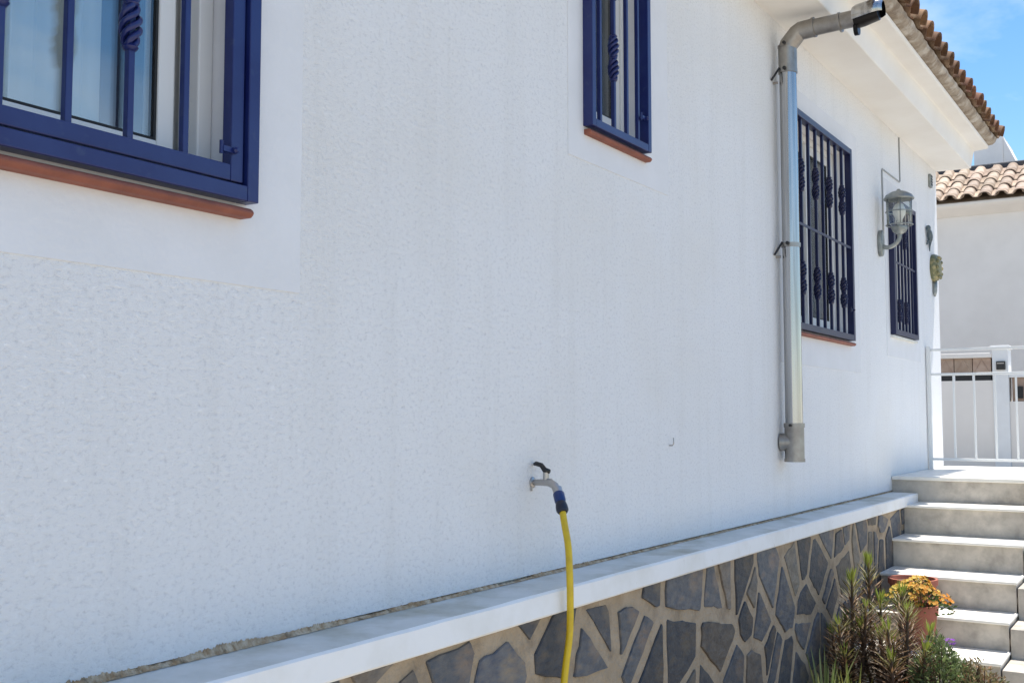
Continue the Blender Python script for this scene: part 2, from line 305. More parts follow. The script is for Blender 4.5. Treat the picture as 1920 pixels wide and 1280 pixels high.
# smooth bands round the openings
def band(x0, x1, z0, z1, o, t):
    g = MB(); a, b, c, d = o
    for (p, q, r_, s_) in ((x0, x1, z0, c), (x0, x1, d, z1), (x0, a, c, d), (b, x1, c, d)):
        g.quad((p, -t, r_), (q, -t, r_), (q, -t, s_), (p, -t, s_))
    g.quad((x0, -t, z0), (x0, 0, z0), (x1, 0, z0), (x1, -t, z0)); g.quad((x1, -t, z0), (x1, 0, z0), (x1, 0, z1), (x1, -t, z1)); g.quad((x0, -t, z0), (x0, -t, z1), (x0, 0, z1), (x0, 0, z0)); g.quad((x0, -t, z1), (x1, -t, z1), (x1, 0, z1), (x0, 0, z1))
    for e in (a, b): g.quad((e, -t, c), (e, 0, c), (e, 0, d), (e, -t, d))
    for e in (c, d): g.quad((a, -t, e), (b, -t, e), (b, 0, e), (a, 0, e))
    g.build('smooth_band', 'smooth', house)
band(.12, 1.603, 1.747, 3.12, OPEN[0], .002); band(2.70, 3.40, 2.255, 3.14, OPEN[1], .002)
band(4.56, 5.88, 1.74, 3.0, OPEN[2], .002); band(6.47, 7.37, 1.86, 2.9, OPEN[3], .002)
# eave: soffit, moulded cornice, tile bedding
g = MB()
g.extrude([(.02, ZS), (-.232, ZS - .004), (-.255, 3.345), (-.345, 3.352), (-.352, 3.372), (.02, 3.40)], lambda u, v, d: (d, u, v), -3.0, XE + .01)
g.build('eave_cornice', 'soffit', house, bevel=.006)
def bedding():
    g = MB(); r = random.Random(5); n = 260; x0, x1 = -3.0, XE + .015
    for i in range(n + 1):
        x = x0 + (x1 - x0) * i / n; a, b = r.uniform(-.004, .004), r.uniform(-.006, .006)
        for (y, z) in ((-.335, 3.3735), (-.372 + a, 3.379), (-.392 + b, 3.396 + a), (-.40 + a, 3.416 + b * .5), (-.30, 3.46), (0, 3.50)): g.v.append((x, y, z))
    for i in range(n):
        for k in range(5): q = i * 6 + k; g.f.append((q, q + 6, q + 7, q + 1)); g.m.append(0)
    g.build('tile_bedding', 'tile_bed', house)
bedding()
SL = R(20)
g = MB(); g.extrude([(-.36, 3.43), (3.0, 3.43 + 3.36 * math.tan(SL)), (6.4, 3.43), (6.4, 3.40), (3.0, 3.38 + 3.36 * math.tan(SL)), (-.36, 3.402)], lambda u, v, d: (d, u, v), -3.3, XE + .012)
roof = g.build('roof', 'tile', house)
g = MB(); g.extrude([(.203, 3.40), (5.79, 3.40), (3.0, 3.36 + 3.36 * math.tan(SL))], lambda u, v, d: (d, u, v), XE - .2, XE - .004); g.build('gable_wall', 'white', house)
def tile_mesh(name, r0, r1, ln, th, inv, matn, ovality=.9):
    g = MB(); n = 8; sg = -1 if inv else 1
    rings = []
    for (r, y) in ((r0, 0), (r1, ln)):
        for rr in (r, r - th):
            b = len(g.v)
            for k in range(n + 1):
                a = math.pi * (.04 + .92 * k / n); g.v.append((math.cos(a) * rr, y, sg * math.sin(a) * rr * ovality))
            rings.append(b)
    o0, i0, o1, i1 = rings
    for k in range(n):
        g.f += [(o0 + k, o0 + k + 1, o1 + k + 1, o1 + k), (i0 + k + 1, i0 + k, i1 + k, i1 + k + 1), (o0 + k + 1, o0 + k, i0 + k, i0 + k + 1), (o1 + k, o1 + k + 1, i1 + k + 1, i1 + k)]; g.m += [0] * 4
    g.f += [(o0, o1, i1, i0), (o0 + n, i0 + n, i1 + n, o1 + n)]; g.m += [0, 0]
    o = g.build(name, matn, None, smooth=True, auto=50); COL.objects.unlink(o); return o
def lay_tiles(parent, cover, pan, x0, n, pitch_, y0, z0, courses, exposure, slope, r, base=Matrix.Identity(4), jit=1.0, dz=0.055):
    for c in range(courses):
        for i in range(n):
            for kind, src in (('cover', cover), ('pan', pan)):
                x = x0 + i * pitch_ + (0 if kind == 'cover' else pitch_ / 2)
                yy = y0 + c * exposure * math.cos(slope) + r.uniform(-.008, .008) * jit + (.012 if kind == 'pan' else 0)
                zz = z0 + c * exposure * math.sin(slope) + (0 if kind == 'cover' else dz) + r.uniform(-.003, .003) * jit + c * .004
                m = base @ Matrix.Translation((x + r.uniform(-.004, .004) * jit, yy, zz)) @ Matrix.Rotation(slope, 4, 'X') @ Matrix.Rotation(r.uniform(-.03, .03) * jit, 4, 'Z') @ Matrix.Rotation(r.uniform(-.05, .05) * jit, 4, 'Y')
                inst(src, parent, m, 'roof_tile')
cover = tile_mesh('roof_tile', .074, .058, .40, .012, False, 'tile'); pan = tile_mesh('roof_tile', .066, .080, .40, .012, True, 'tile', .75)
lay_tiles(roof, cover, pan, 2.62, 31, .178, -.438, 3.412, 2, .31, SL, random.Random(11))
# crumbled mortar along the foot of the wall
def crumbs():
    g = MB(); r = random.Random(2); n = 3600; sm = 0.0; x0, x1 = .7, 6.49; zl = 1.0815
    h = 0.0; pa = [r.uniform(0, 6.28) for _ in range(8)]
    for i in range(n + 1):
        x = x0 + (x1 - x0) * i / n
        big = .5 + .5 * math.sin(x * 3.1 + pa[0]) * math.sin(x * 7.7 + pa[1]); fade = max(.22, 1.30 - x * .30)
        if 2.33 < x < 2.5: fade *= .35
        hh = (.003 + .016 * fade * (.40 + .60 * big) * (.75 + .25 * math.sin(x * 23 + pa[2]))) * r.uniform(.5, 1.3); ww = (.003 + .006 * fade * big) * r.uniform(.6, 1.3)
        sm = .45 * sm + .55 * hh if i else hh; hh = sm * 1.0; g.v += [(x, .006, zl + hh), (x, -.0022, zl + hh * .95), (x, -.0035 - ww * .35, zl + hh * r.uniform(.4, .6)), (x, -.005 - ww, zl + .0005)]
    for i in range(n):
        for k in range(3): q = i * 4 + k; g.f.append((q, q + 4, q + 5, q + 1)); g.m.append(0)
    g.build('crumbling_mortar_line', 'crumb', house)
crumbs()

# ------------------------------------------------------------------ windows
def collar(g, x, y, z, s=1.0):
    """forged basket ornament: four strands twisted round the bar, waisted in the middle"""
    hgt = .13 * s; n = 26
    for k in range(4):
        pts = []
        for i in range(n + 1):
            t = i / n; rr = (.0055 + .0080 * abs(math.sin(t * math.pi * 2)) ** .8) * s; a = k * math.pi / 2 + t * math.pi * 4
            pts.append((x + math.cos(a) * rr, y + math.sin(a) * rr, z - hgt / 2 + hgt * t))
        g.tube(pts, .0046 * s, 6)
    for t in (0, .5, 1): g.lathe([(.009 * s, -.005 * s), (.0125 * s, 0), (.009 * s, .005 * s)], (x, y, z - hgt / 2 + hgt * t), (0, 0, 1), 10)
def frame(g, x0, x1, z0, z1, t, y0, y1, m=0):
    g.box(x0, x0 + t, y0, y1, z0, z1, m); g.box(x1 - t, x1, y0, y1, z0, z1, m); g.box(x0 + t, x1 - t, y0 + .0005, y1 - .0005, z0, z0 + t, m); g.box(x0 + t, x1 - t, y0 + .0005, y1 - .0005, z1 - t, z1, m)
def grille(x0, x1, z0, z1, t, bars, ornaments, mids=(), inner=0.0, y=-.034, bw=.014, latch=None, paint='blue'):
    g = MB(); frame(g, x0, x1, z0, z1, t, y, .004)
    go = g.build('window_grille', paint, house, bevel=.002)
    a, b, c, d = x0 + t, x1 - t, z0 + t, z1 - t
    yb = -.016
    if inner:
        g = MB(); gp = .005; frame(g, a + gp, b - gp, c + gp, d - gp, inner, -.026, -.002); g.build('casement_frame', paint, go, bevel=.002)
        a, b, c, d = a + gp + inner, b - gp - inner, c + gp + inner, d - gp - inner
    for i, x in enumerate(bars):
        MB().box(x - bw / 2, x + bw / 2, yb - bw / 2, yb + bw / 2, c - .002, d + .002).build('bar', paint, go, bevel=.0015)
    for (x, z, s) in ornaments:
        q = MB(); collar(q, x, yb, z, s); q.build('forged_collar', paint, go, smooth=True, auto=60)
    for z in mids:
        MB().box(a - .002, b + .002, yb - .0045 - bw / 2, yb - .0005 - bw / 2, z - .006, z + .006).build('cross_bar', paint, go)
    if latch:
        q = MB(); lx, lz = latch; q.box(lx - .018, lx + .014, -.034, -.026, lz - .005, lz + .005); q.tube([(lx - .02, -.03, lz - .010), (lx - .02, -.03, lz + .014)], .0035, 8); q.lathe([(.003, -.008), (.006, -.003), (.006, .003), (.003, .008)], (lx + .008, -.036, lz), (0, 1, 0), 10); q.build('latch', paint, go)
    return go
def sill(x0, x1, z, proud=.03, th=.018):
    g = MB(); pr = [(.06, z - th), (-proud + th * .45, z - th), (-proud + .003, z - th * .75), (-proud, z - th * .5), (-proud + .003, z - th * .2), (-proud + th * .45, z), (.06, z)]
    g.extrude(pr[::-1], lambda u, v, d: (d, u, v), x0, x1); g.build('window_sill', 'terracotta', house, bevel=.0025)
def folds(name, x0, x1, z0, z1, y, amp, wl, parent, matn, scallop=0.0, nsc=4):
    g = MB(); n = max(20, int((x1 - x0) / wl * 10)); r = random.Random(int(x0 * 100)); ph = r.uniform(0, 6)
    for i in range(n + 1):
        u = i / n; x = x0 + (x1 - x0) * u; yy = y + amp * math.sin(x / wl * 6.283 + ph + .8 * math.sin(x * 17)) + amp * .4 * math.sin(x / wl * 14.1)
        zb = z0 + (scallop * abs(math.sin(u * math.pi * nsc)) if scallop else 0)
        g.v += [(x, yy, zb), (x, yy, z1), (x, yy + .003, z1), (x, yy + .003, zb)]
    for i in range(n):
        for k in range(4): q = i * 4; g.f.append((q + k, q + 4 + k, q + 4 + (k + 1) % 4, q + (k + 1) % 4)); g.m.append(0)
    for q in (0, n * 4): g.f.append((q, q + 1, q + 2, q + 3)); g.m.append(0)
    return g.build(name, matn, parent, smooth=True, auto=50)
def window(o, leaves, yf=.06, ft=.034, st=.05, gl='glass'):
    """white frame in the reveal, sliding leaves each with their own pane"""
    x0, x1, z0, z1 = o
    g = MB(); frame(g, x0 + .001, x1 - .001, z0 + .001, z1 - .001, ft, yf, yf + .055); wo = g.build('window', 'pvc', house, bevel=.003)
    for i, (a, b, dy) in enumerate(leaves):
        c, d = z0 + ft + .001, z1 - ft - .001; y = yf + .006 + dy
        q = MB(); frame(q, a, b, c, d, st, y, y + .022); q.build('sash', 'pvc', wo, bevel=.003)
        q = MB(); frame(q, a + st - .0005, b - st + .0005, c + st - .0005, d - st + .0005, .006, y + .004, y + .018); q.build('gasket', 'gasket', wo)
        q = MB(); q.box(a + st + .003, b - st - .003, y + .008, y + .012, c + st + .003, d - st - .003); q.build('pane', gl, wo)
        q = MB(); q.box(a + st + .003, b - st - .003, y + .0155, y + .0175, c + st + .003, d - st - .003); q.build('pane', gl, wo)
    return wo
# nearest, large window
O = OPEN[0]; wo = window(O, [(.335, .86, .024), (.80, 1.334, 0.0)], yf=.055, st=.036)
folds('curtain', .34, .80, 1.95, 2.95, .122, .007, .055, wo, 'curtain'); folds('curtain', .80, 1.215, 1.95, 2.95, .122, .007, .05, wo, 'curtain'); folds('curtain', 1.328, 1.417, 1.95, 2.95, .128, .006, .035, wo, 'curtain')
bx = [.4715 + .117 * k for k in range(8)]
grille(.246, 1.456, 1.898, 3.0, .028, bx, [(bx[i], 2.19, 1.15) for i in range(0, 8, 2)] + [(bx[i], 2.31, 1.15) for i in range(0, 8, 2)] + [(bx[i], 2.72, 1.15) for i in range(0, 8, 2)], inner=.030, bw=.0125, latch=(1.385, 1.985))
sill(.22, 1.444, 1.886, .036, .017)
# small high window
O = OPEN[1]; wo = window(O, [(2.856, 3.151, 0.0)], yf=.05, ft=.03, st=.04)
folds('curtain', 2.98, 3.15, 2.42, 3.0, .17, .010, .05, wo, 'curtain')  # added curtain: pale cloth in place of the pane's grey-beige reflection
grille(2.79, 3.20, 2.356, 3.05, .024, [2.868, 2.962, 3.05, 3.13], [(2.962, 2.605, 1.05), (2.962, 2.86, 1.05)], bw=.0125, latch=(3.15, 2.46))
sill(2.795, 3.222, 2.348, .026, .016)
# third window, lace valance
O = OPEN[2]; wo = window(O, [(4.755, 5.23, .024), (5.19, 5.597, 0)], yf=.06, ft=.032, st=.042, gl='glass_clear')
folds('lace_valance', 4.77, 5.62, 2.55, 2.84, .125, .005, .05, wo, 'blind', .04, 6); folds('curtain', 5.36, 5.62, 1.95, 2.6, .15, .010, .06, wo, 'curtain')
bx = [4.619 + .113 * k for k in range(1, 9)]
grille(4.675, 5.665, 1.894, 2.887, .03, bx, [(bx[i], 2.60, 1.1) for i in (1, 3, 5, 7)] + [(bx[i], 2.13, 1.1) for i in (1, 3, 5, 7)], mids=(2.37,), bw=.014, latch=(5.62, 2.05), paint='bluedark')
sill(4.66, 5.69, 1.886, .03, .016)
# fourth window
O = OPEN[3]; wo = window(O, [(6.635, 6.90, .024), (6.86, 7.112, 0)], yf=.06, ft=.032, st=.04, gl='glass_clear')
folds('curtain', 6.90, 7.12, 2.05, 2.74, .16, .012, .06, wo, 'curtain')
bx = [6.565 + .088 * k for k in range(1, 7)]
grille(6.56, 7.178, 1.990, 2.806, .03, bx, [(bx[i], 2.60, 1.0) for i in (1, 3)] + [(bx[i], 2.14, 1.0) for i in (1, 3)], mids=(2.42,), bw=.013, paint='bluedark')
g = MB().box(6.56, 7.20, -.022, .05, 1.972, 1.986); g.build('window_sill', 'cement', house, bevel=.002)

# ------------------------------------------------------------------ low stone-faced wall with coping
sw = thing('stone_wall', 'low wall faced with dark slate pieces under a white ledge along the house', 'wall')
XC = 6.50
g = MB(); n = 90; r = random.Random(9)
for i in range(n + 1):
    x = -2.5 + (XC + 2.5) * i / n; j = lambda s: r.uniform(-s, s)
    g.v += [(x, .010, 1.0815 + j(.0006)), (x, -.139 + j(.0012), 1.079 + j(.0008)), (x, -.1445 + j(.0012), 1.074 + j(.001)), (x, -.1455 + j(.0014), 1.024 + j(.0012)), (x, -.141, 1.0195), (x, .010, 1.0195)]
for i in range(n):
    for k in range(6): q = i * 6; k2 = (k + 1) % 6; g.f.append((q + k, q + k2, q + 6 + k2, q + 6 + k)); g.m.append(1 if k == 0 else 0)
g.f.append(tuple(range(6))); g.m.append(0); g.f.append(tuple(n * 6 + k for k in range(6))); g.m.append(0)
g.build('coping', ['cope', 'cement'], sw, smooth=True, auto=30)
MB().box(-2.5, XC, -.118, .010, .0, 1.0193).build('mortar_bed', 'mortar', sw)
def clip(poly, px, py, nx, ny):
    out = []
    for i in range(len(poly)):
        a, b = poly[i], poly[(i + 1) % len(poly)]; da = (a[0] - px) * nx + (a[1] - py) * ny; db = (b[0] - px) * nx + (b[1] - py) * ny
        if da <= 0: out.append(a)
        if (da < 0 < db) or (db < 0 < da): t = da / (da - db); out.append((a[0] + (b[0] - a[0]) * t, a[1] + (b[1] - a[1]) * t))
    return out
def stones():
    r = random.Random(27); X0, X1, Z0, Z1 = 1.0, 6.47, .10, 1.0165; seeds = []
    cw, ch = .225, .185
    nx = int((X1 - X0) / cw) + 2; nz = int((Z1 - Z0) / ch) + 2
    for i in range(-2, nx + 1):
        for k in range(-2, nz + 1):
            if r.random() < .10: continue
            seeds.append((X0 + (i + .5 + r.uniform(-.5, .5)) * cw + (k % 2) * cw * .5, Z0 + (k + .5 + r.uniform(-.5, .5)) * ch))
    cells = []
    for si, (sx, sz) in enumerate(seeds):
        poly = [(X0, Z0), (X1, Z0), (X1, Z1), (X0, Z1)]
        for sj, (tx, tz) in enumerate(seeds):
            if sj == si or abs(tx - sx) > .9 or abs(tz - sz) > .9: continue
            d = math.hypot(tx - sx, tz - sz); nx_, nz_ = (tx - sx) / d, (tz - sz) / d
            m = d / 2 - r.uniform(.010, .032)
            poly = clip(poly, sx + nx_ * m, sz + nz_ * m, nx_, nz_)
            if len(poly) < 3: break
        if len(poly) < 3: continue
        px_, pz_ = sum(a for a, _ in poly) / len(poly), sum(b for _, b in poly) / len(poly)
        w_ = max(a for a, _ in poly) - min(a for a, _ in poly); h_ = max(b for _, b in poly) - min(b for _, b in poly)
        if w_ * h_ > .036 and r.random() < .5:      # break the larger cells into two angular pieces
            a = r.choice((r.uniform(.3, .9), r.uniform(-.9, -.3), r.uniform(-.2, .2))); nx_, nz_ = math.cos(a), math.sin(a); gp = r.uniform(.010, .024); o_ = r.uniform(-.03, .03)
            cells.append(clip(poly, px_ + nx_ * (o_ - gp), pz_ + nz_ * (o_ - gp), nx_, nz_)); cells.append(clip(poly, px_ + nx_ * (o_ + gp), pz_ + nz_ * (o_ + gp), -nx_, -nz_))
        else: cells.append(poly)
    for poly in cells:
        if len(poly) < 3: continue
        q = []
        for i in range(len(poly)):
            a, b, c = poly[i - 1], poly[i], poly[(i + 1) % len(poly)]
            la, lc = math.hypot(a[0] - b[0], a[1] - b[1]), math.hypot(c[0] - b[0], c[1] - b[1])
            if la < .006: continue
            t = min(.4, r.uniform(.001, .005) / max(la, .001)); s = min(.4, r.uniform(.001, .005) / max(lc, .001))
            q.append((b[0] + (a[0] - b[0]) * t, b[1] + (a[1] - b[1]) * t)); q.append((b[0] + (c[0] - b[0]) * s, b[1] + (c[1] - b[1]) * s))
            for u in ((.3, .5, .72) if lc > .12 else (.5,) if lc > .05 else ()): u += r.uniform(-.08, .08); q.append((b[0] + (c[0] - b[0]) * u + r.uniform(-.005, .005), b[1] + (c[1] - b[1]) * u + r.uniform(-.005, .005)))
        if len(q) < 4: continue
        ar = .5 * sum(q[i][0] * q[(i + 1) % len(q)][1] - q[(i + 1) % len(q)][0] * q[i][1] for i in range(len(q)))
        if abs(ar) < .0012: continue
        if ar < 0: q.reverse()
        q = [(a + r.uniform(-.002, .002), min(b + r.uniform(-.002, .002), 1.0188)) for a, b in q]
        cx_, cz_ = sum(a for a, _ in q) / len(q), sum(b for _, b in q) / len(q)
        tx_, tz_ = r.uniform(-.05, .05), r.uniform(-.05, .05); yf = -.118 - r.uniform(.003, .008)
        g = MB(); k = len(q)
        for (f_, yy) in ((1.0, -.112), (1.0, yf + .003), (.97, yf)):
            for a, b in q: g.v.append(((a - cx_) * f_, yy + (a - cx_) * tx_ * .3 + (b - cz_) * tz_ * .3 if yy != -.112 else yy, (b - cz_) * f_))
        for l in range(2):
            for i in range(k): j = (i + 1) % k; g.f.append((l * k + i, l * k + j, (l + 1) * k + j, (l + 1) * k + i)); g.m.append(0)
        g.f.append(tuple(2 * k + i for i in range(k))); g.m.append(0)
        g.build('stone', 'slate_brown' if r.random() < .2 else 'slate', sw, loc=(cx_, 0, cz_))
stones()

# ------------------------------------------------------------------ stairs and landing
st = thing('stairs', 'narrow grey stone stairs with pale treads climbing beside the house', 'stairs')
YL, YR = -.119, -.745
STEP = [(6.24, 1.031), (5.97, .876), (5.70, .731), (5.43, .586), (5.16, .455), (4.89, .31), (4.62, .16)]
MB().box(6.495, 8.11, YR - .012, -.004, 1.150, 1.171).build('landing_slab', 'tread', st, bevel=.004)
MB().box(6.515, 8.10, YR, -.001, .0, 1.1498).build('landing_block', 'riser', st)
prev = 6.515
for i, (x, z) in enumerate(STEP):
    MB().box(x - .024, prev - .001, YR - .006, YL + .0 - .002, z - .014, z).build('tread', 'tread', st, bevel=.004)
    MB().box(x, prev - .0012, YR, YL - .003, .0, z - .0143).build('riser', 'riser', st, bevel=.002)
    prev = x
# side wall on the open side: stepped stone below, painted block at the landing
g = MB(); pv = 6.2
for x, z in STEP[1:]:
    g.box(x - .004, pv - .001, YR - .15, YR - .0065, .0, z - .03); pv = x - .004
g.build('stair_cheek', 'riser', st, bevel=.003)
MB().box(6.2, 8.10, YR - .16, YR - .016, .0, 1.195).build('parapet', 'white', st, bevel=.005)

# ------------------------------------------------------------------ downpipe
dp = thing('downpipe', 'galvanised steel rainwater downpipe with elbow under the eaves', 'downpipe', (4.55, -.055, 1.3))
def lp(*p): return [(a - 4.55, b + .055, c - 1.3 - (.03 if c > 3.11 else 0)) for a, b, c in p]
PX, PY, pr = 4.55, -.058, .0365
MB().tube(lp((PX, PY, 1.45), (PX, PY, 3.02)), pr, 32, cap=False).build('pipe', 'galv', dp, smooth=True)
MB().tube(lp((PX, PY, 2.995), (PX, PY, 3.12), (PX, PY - .004, 3.135), (PX, PY - .045, 3.180), (PX, PY - .058, 3.188), (PX, PY - .12, 3.192)), .0395, 28, cap=False).build('elbow', 'galv_dull', dp, smooth=True, auto=22)
MB().tube(lp((PX, PY - .11, 3.192), (PX, PY - .29, 3.198)), .0355, 28, cap=False).build('branch_pipe', 'galv_dull', dp, smooth=True)
for a, b in ((PY - .112, PY - .122), (PY - .225, PY - .232)): MB().tube(lp((PX, a, 3.1925), (PX, b, 3.193)), .0425, 28).build('joint_ring', 'galv_dull', dp, smooth=True, auto=40)
# half-round hood made up for the end elbow, shaded underside painted black
g = MB(); n = 16
hp = [(PY - .285, .047, 3.198), (PY - .298, .052, 3.200), (PY - .37, .052, 3.212), (PY - .392, .049, 3.214), (PY - .407, .036, 3.212)]
for thk in (0, .003):
    for (yy, rr, zc) in hp:
        for k in range(n + 1):
            a = math.pi * (-.12 + 1.24 * k / n); g.v.append(tuple(lp((PX + math.cos(a) * (rr - thk), yy, zc + math.sin(a) * (rr - thk)))[0]))
w_ = n + 1; off = len(hp) * w_
for i in range(len(hp) - 1):
    for k in range(n):
        q = i * w_ + k; g.f.append((q, q + 1, q + w_ + 1, q + w_)); g.m.append(0); g.f.append((off + q + 1, off + q, off + q + w_, off + q + w_ + 1)); g.m.append(1)
for k in (0, n):
    for i in range(len(hp) - 1): q = i * w_ + k; g.f.append((q, q + w_, off + q + w_, off + q)); g.m.append(1)
g.build('elbow_hood', ['galv', 'blackshade'], dp, smooth=True, auto=40)
MB().tube(lp((PX, PY - .288, 3.193), (PX, PY - .325, 3.196), (PX, PY - .385, 3.205)), [.0405, .039, .033], 20).build('elbow_shade', 'blackshade', dp, smooth=True, auto=40)  # solid black core, painted shade below the end elbow
MB().tube(lp((PX, PY - .287, 3.15), (PX, PY - .305, 3.15)), .026, 16).build('elbow_shade_lip', 'blackshade', dp, smooth=True, auto=40)
for z in (2.99, 2.235):
    g = MB(); g.tube(lp((PX, PY, z - .009), (PX, PY, z + .009)), .0405, 28, cap=True); c_ = g.build('clamp', 'galv_dull', dp, smooth=True, auto=40)
    g = MB(); g.tube(lp((PX - .03, -.03, z + .012), (PX - .062, -.006, z - .045)), .005, 8); g.box(*[0] * 6) if 0 else None
    g.tube(lp((PX - .052, PY, z + .004), (PX - .035, PY, z + .004)), .008, 8); g.build('screw', 'blackplastic', c_)
    g = MB(); g.tube(lp((PX - .02, -.02, z - .048), (PX - .03, .02, z - .05)), .0055, 8); g.build('wall_pin', 'galv_dull', c_)
MB().tube(lp((PX, PY, 3.095), (PX, PY, 3.103)), .0415, 28).build('joint_ring', 'galv_dull', dp, smooth=True, auto=40)
MB().lathe([(.003, 0), (.007, .003), (.007, .012), (.003, .016)], lp((PX - .041, PY, 3.105))[0], (-1, 0, 0), 10).build('screw', 'blackplastic', dp)
g = MB(); g.tube(lp((PX, PY, 1.33), (PX, PY, 1.475)), .0405, 32); g.tube(lp((PX, PY, 1.40), (PX - .012, .0, 1.40)), .0375, 24, cap=False); g.tube(lp((PX, PY, 1.318), (PX, PY, 1.332)), .043, 32); g.tube(lp((PX, PY, 1.462), (PX, PY, 1.48)), .0435, 32)
g.build('tee_joint', 'galv_dull', dp, smooth=True, auto=40)
MB().tube(lp((PX - .058, PY - .0, 1.471), (PX - .036, PY, 1.471)), .006, 8).build('screw', 'blackplastic', dp)

# ------------------------------------------------------------------ tap and hose
tp = thing('garden_tap', 'small metal garden tap with black lever on the white wall', 'tap', (2.50, 0, 1.335))
g = MB(); g.lathe([(.015, 0), (.015, .003), (.011, .006)], (0, 0, -.004), (0, -1, 0), 16); g.tube([(0, 0, -.004), (-.004, -.03, -.003), (-.008, -.062, -.002)], [.008, .0085, .0105], 14); g.tube([(-.008, -.058, -.002), (-.012, -.076, -.010), (-.018, -.088, -.030)], [.0105, .0105, .0105], 14)
g.tube([(-.005, -.045, .002), (-.005, -.045, .024)], .008, 12); g.build('tap_body', 'steel', tp, smooth=True, auto=40)
g = MB(); g.tube([(-.004, -.056, .026), (-.006, -.042, .030), (-.003, -.030, .042), (.0, -.012, .046), (.006, .0 - .004, .044)], [.006, .0075, .0065, .006, .0045], 10); g.build('lever', 'blackplastic', tp, smooth=True)
MB().box(-.010, -.006, -.005, -.001, -.026, -.006).build('wall_plate', 'steel', tp)
hs = thing('garden_hose', 'yellow garden hose hanging from the tap over the white ledge', 'hose', (2.40, -.17, 0))
def lh(*p): return [(a - 2.40, b + .17, c) for a, b, c in p]
def spline(pts, n=10):
    pts = [Vector(p) for p in pts]; out = []
    for i in range(len(pts) - 1):
        p0, p1, p2, p3 = pts[max(i - 1, 0)], pts[i], pts[i + 1], pts[min(i + 2, len(pts) - 1)]
        for k in range(n):
            t = k / n; out.append(.5 * ((2 * p1) + (p2 - p0) * t + (2 * p0 - 5 * p1 + 4 * p2 - p3) * t * t + (3 * p1 - p0 - 3 * p2 + p3) * t ** 3))
    return out + [pts[-1]]
A0, A1 = Vector((2.480, -.090, 1.310)), Vector((2.455, -.117, 1.266)); dA = (A1 - A0).normalized()
g = MB(); g.tube(lh(A0 + dA * -.012, A0 + dA * .004), .0125, 14); g.build('hose_socket', 'steel', hs, smooth=True, auto=40)
MB().lathe([(.0115, .002), (.0148, .006), (.0148, .028), (.013, .034)], lh(A0)[0], dA, 18).build('connector', 'blueplastic', hs, smooth=True, auto=40)
MB().lathe([(.0125, .0335), (.0142, .037), (.0158, .046), (.0158, .058), (.012, .064)], lh(A0)[0], dA, 18).build('collar_nut', 'darkblueplastic', hs, smooth=True, auto=40)
path = spline(lh(tuple(A0 + dA * .055), (2.445, -.128, 1.235), (2.425, -.150, 1.18), (2.408, -.163, 1.12), (2.402, -.168, 1.05), (2.398, -.168, .97), (2.38, -.165, .88), (2.35, -.17, .76), (2.30, -.19, .5), (2.22, -.26, .22), (2.1, -.36, .06), (1.9, -.5, .016), (1.6, -.62, .013), (1.2, -.6, .013)), 8)
MB().tube(path, .0088, 14).build('tube', 'hose', hs, smooth=True)

# ------------------------------------------------------------------ things fixed to the wall
hk = thing('wall_hook', 'tiny bent metal hook fixed low on the white wall', 'hook', (3.39, 0, 1.41))
for dx, h_ in ((0, .026),): MB().tube([(dx, .004, 0), (dx, -.012, 0), (dx, -.016, .006), (dx, -.016, h_)], .0022, 6).build('hook', 'steel', hk, smooth=True)
lm = thing('wall_lamp', 'glass jar wall lamp with round metal cap on a bracket', 'lamp', (6.33, 0, 2.49)); lm.scale = (1.22, 1.22, 1.22)
g = MB(); g.extrude([(math.cos(a) * .028, math.sin(a) * .062) for a in [i * math.pi / 10 for i in range(20)]], lambda u, v, d: (u, d, v), -.022, .0); g.build('back_plate', 'bronze', lm, bevel=.006)
g = MB(); g.tube(spline([(0, -.015, -.012), (0, -.04, -.022), (0, -.07, -.012), (0, -.092, .012), (0, -.096, .05)], 6), .010, 12); g.build('arm', 'bronze', lm, smooth=True)
JY = -.096
MB().lathe([(.012, .035), (.030, .048), (.036, .062), (.034, .072)], (0, JY, 0), (0, 0, 1), 20).build('holder', 'bronze', lm, smooth=True, auto=40)
g = MB(); pj = [(.030, .07), (.046, .085), (.053, .11), (.055, .16), (.053, .20)]; g.lathe(pj + [(r_ - .003, z_) for r_, z_ in pj[::-1]], (0, JY, 0), (0, 0, 1), 24); g.build('glass_jar', 'lampglass', lm, smooth=True)
MB().lathe([(.010, .07), (.012, .10), (.028, .13), (.030, .15), (.018, .175), (.008, .18)], (0, JY, 0), (0, 0, 1), 16).build('bulb', 'pvc', lm, smooth=True)
MB().lathe([(.066, .196), (.068, .202), (.058, .218), (.034, .232), (.012, .238), (.006, .246)], (0, JY, 0), (0, 0, 1), 24).build('cap', 'bronze', lm, smooth=True, auto=50)
g = MB()
for k in range(6):
    a = k * math.pi / 3 + .3; g.tube([(math.cos(a) * .058, JY + math.sin(a) * .058, .075), (math.cos(a) * .060, JY + math.sin(a) * .060, .20)], .0028, 6)
for z_ in (.078, .14): g.tube([(math.cos(a) * .059, JY + math.sin(a) * .059, z_) for a in [i * math.pi / 12 for i in range(25)]], .0025, 6)
g.build('cage', 'bronze', lm, smooth=True)
cb = MB(); cb.tube([(6.435, -.004, 2.56), (6.435, -.004, 2.93), (6.445, -.004, 2.942), (6.88, -.004, 2.945), (6.892, -.004, 2.955), (6.892, -.004, 3.225)], .0042, 6)
tag(cb.build('lamp_cable', 'cable', smooth=True), 'thin grey cable running up the wall from the lamp to the soffit', 'cable')
vb = thing('wall_vent', 'tiny dark grey vent box under the soffit near the house corner', 'vent', (7.79, 0, 3.12))
MB().box(-.028, .028, -.018, .0, -.045, .045).build('housing', 'bronze', vb, bevel=.004)
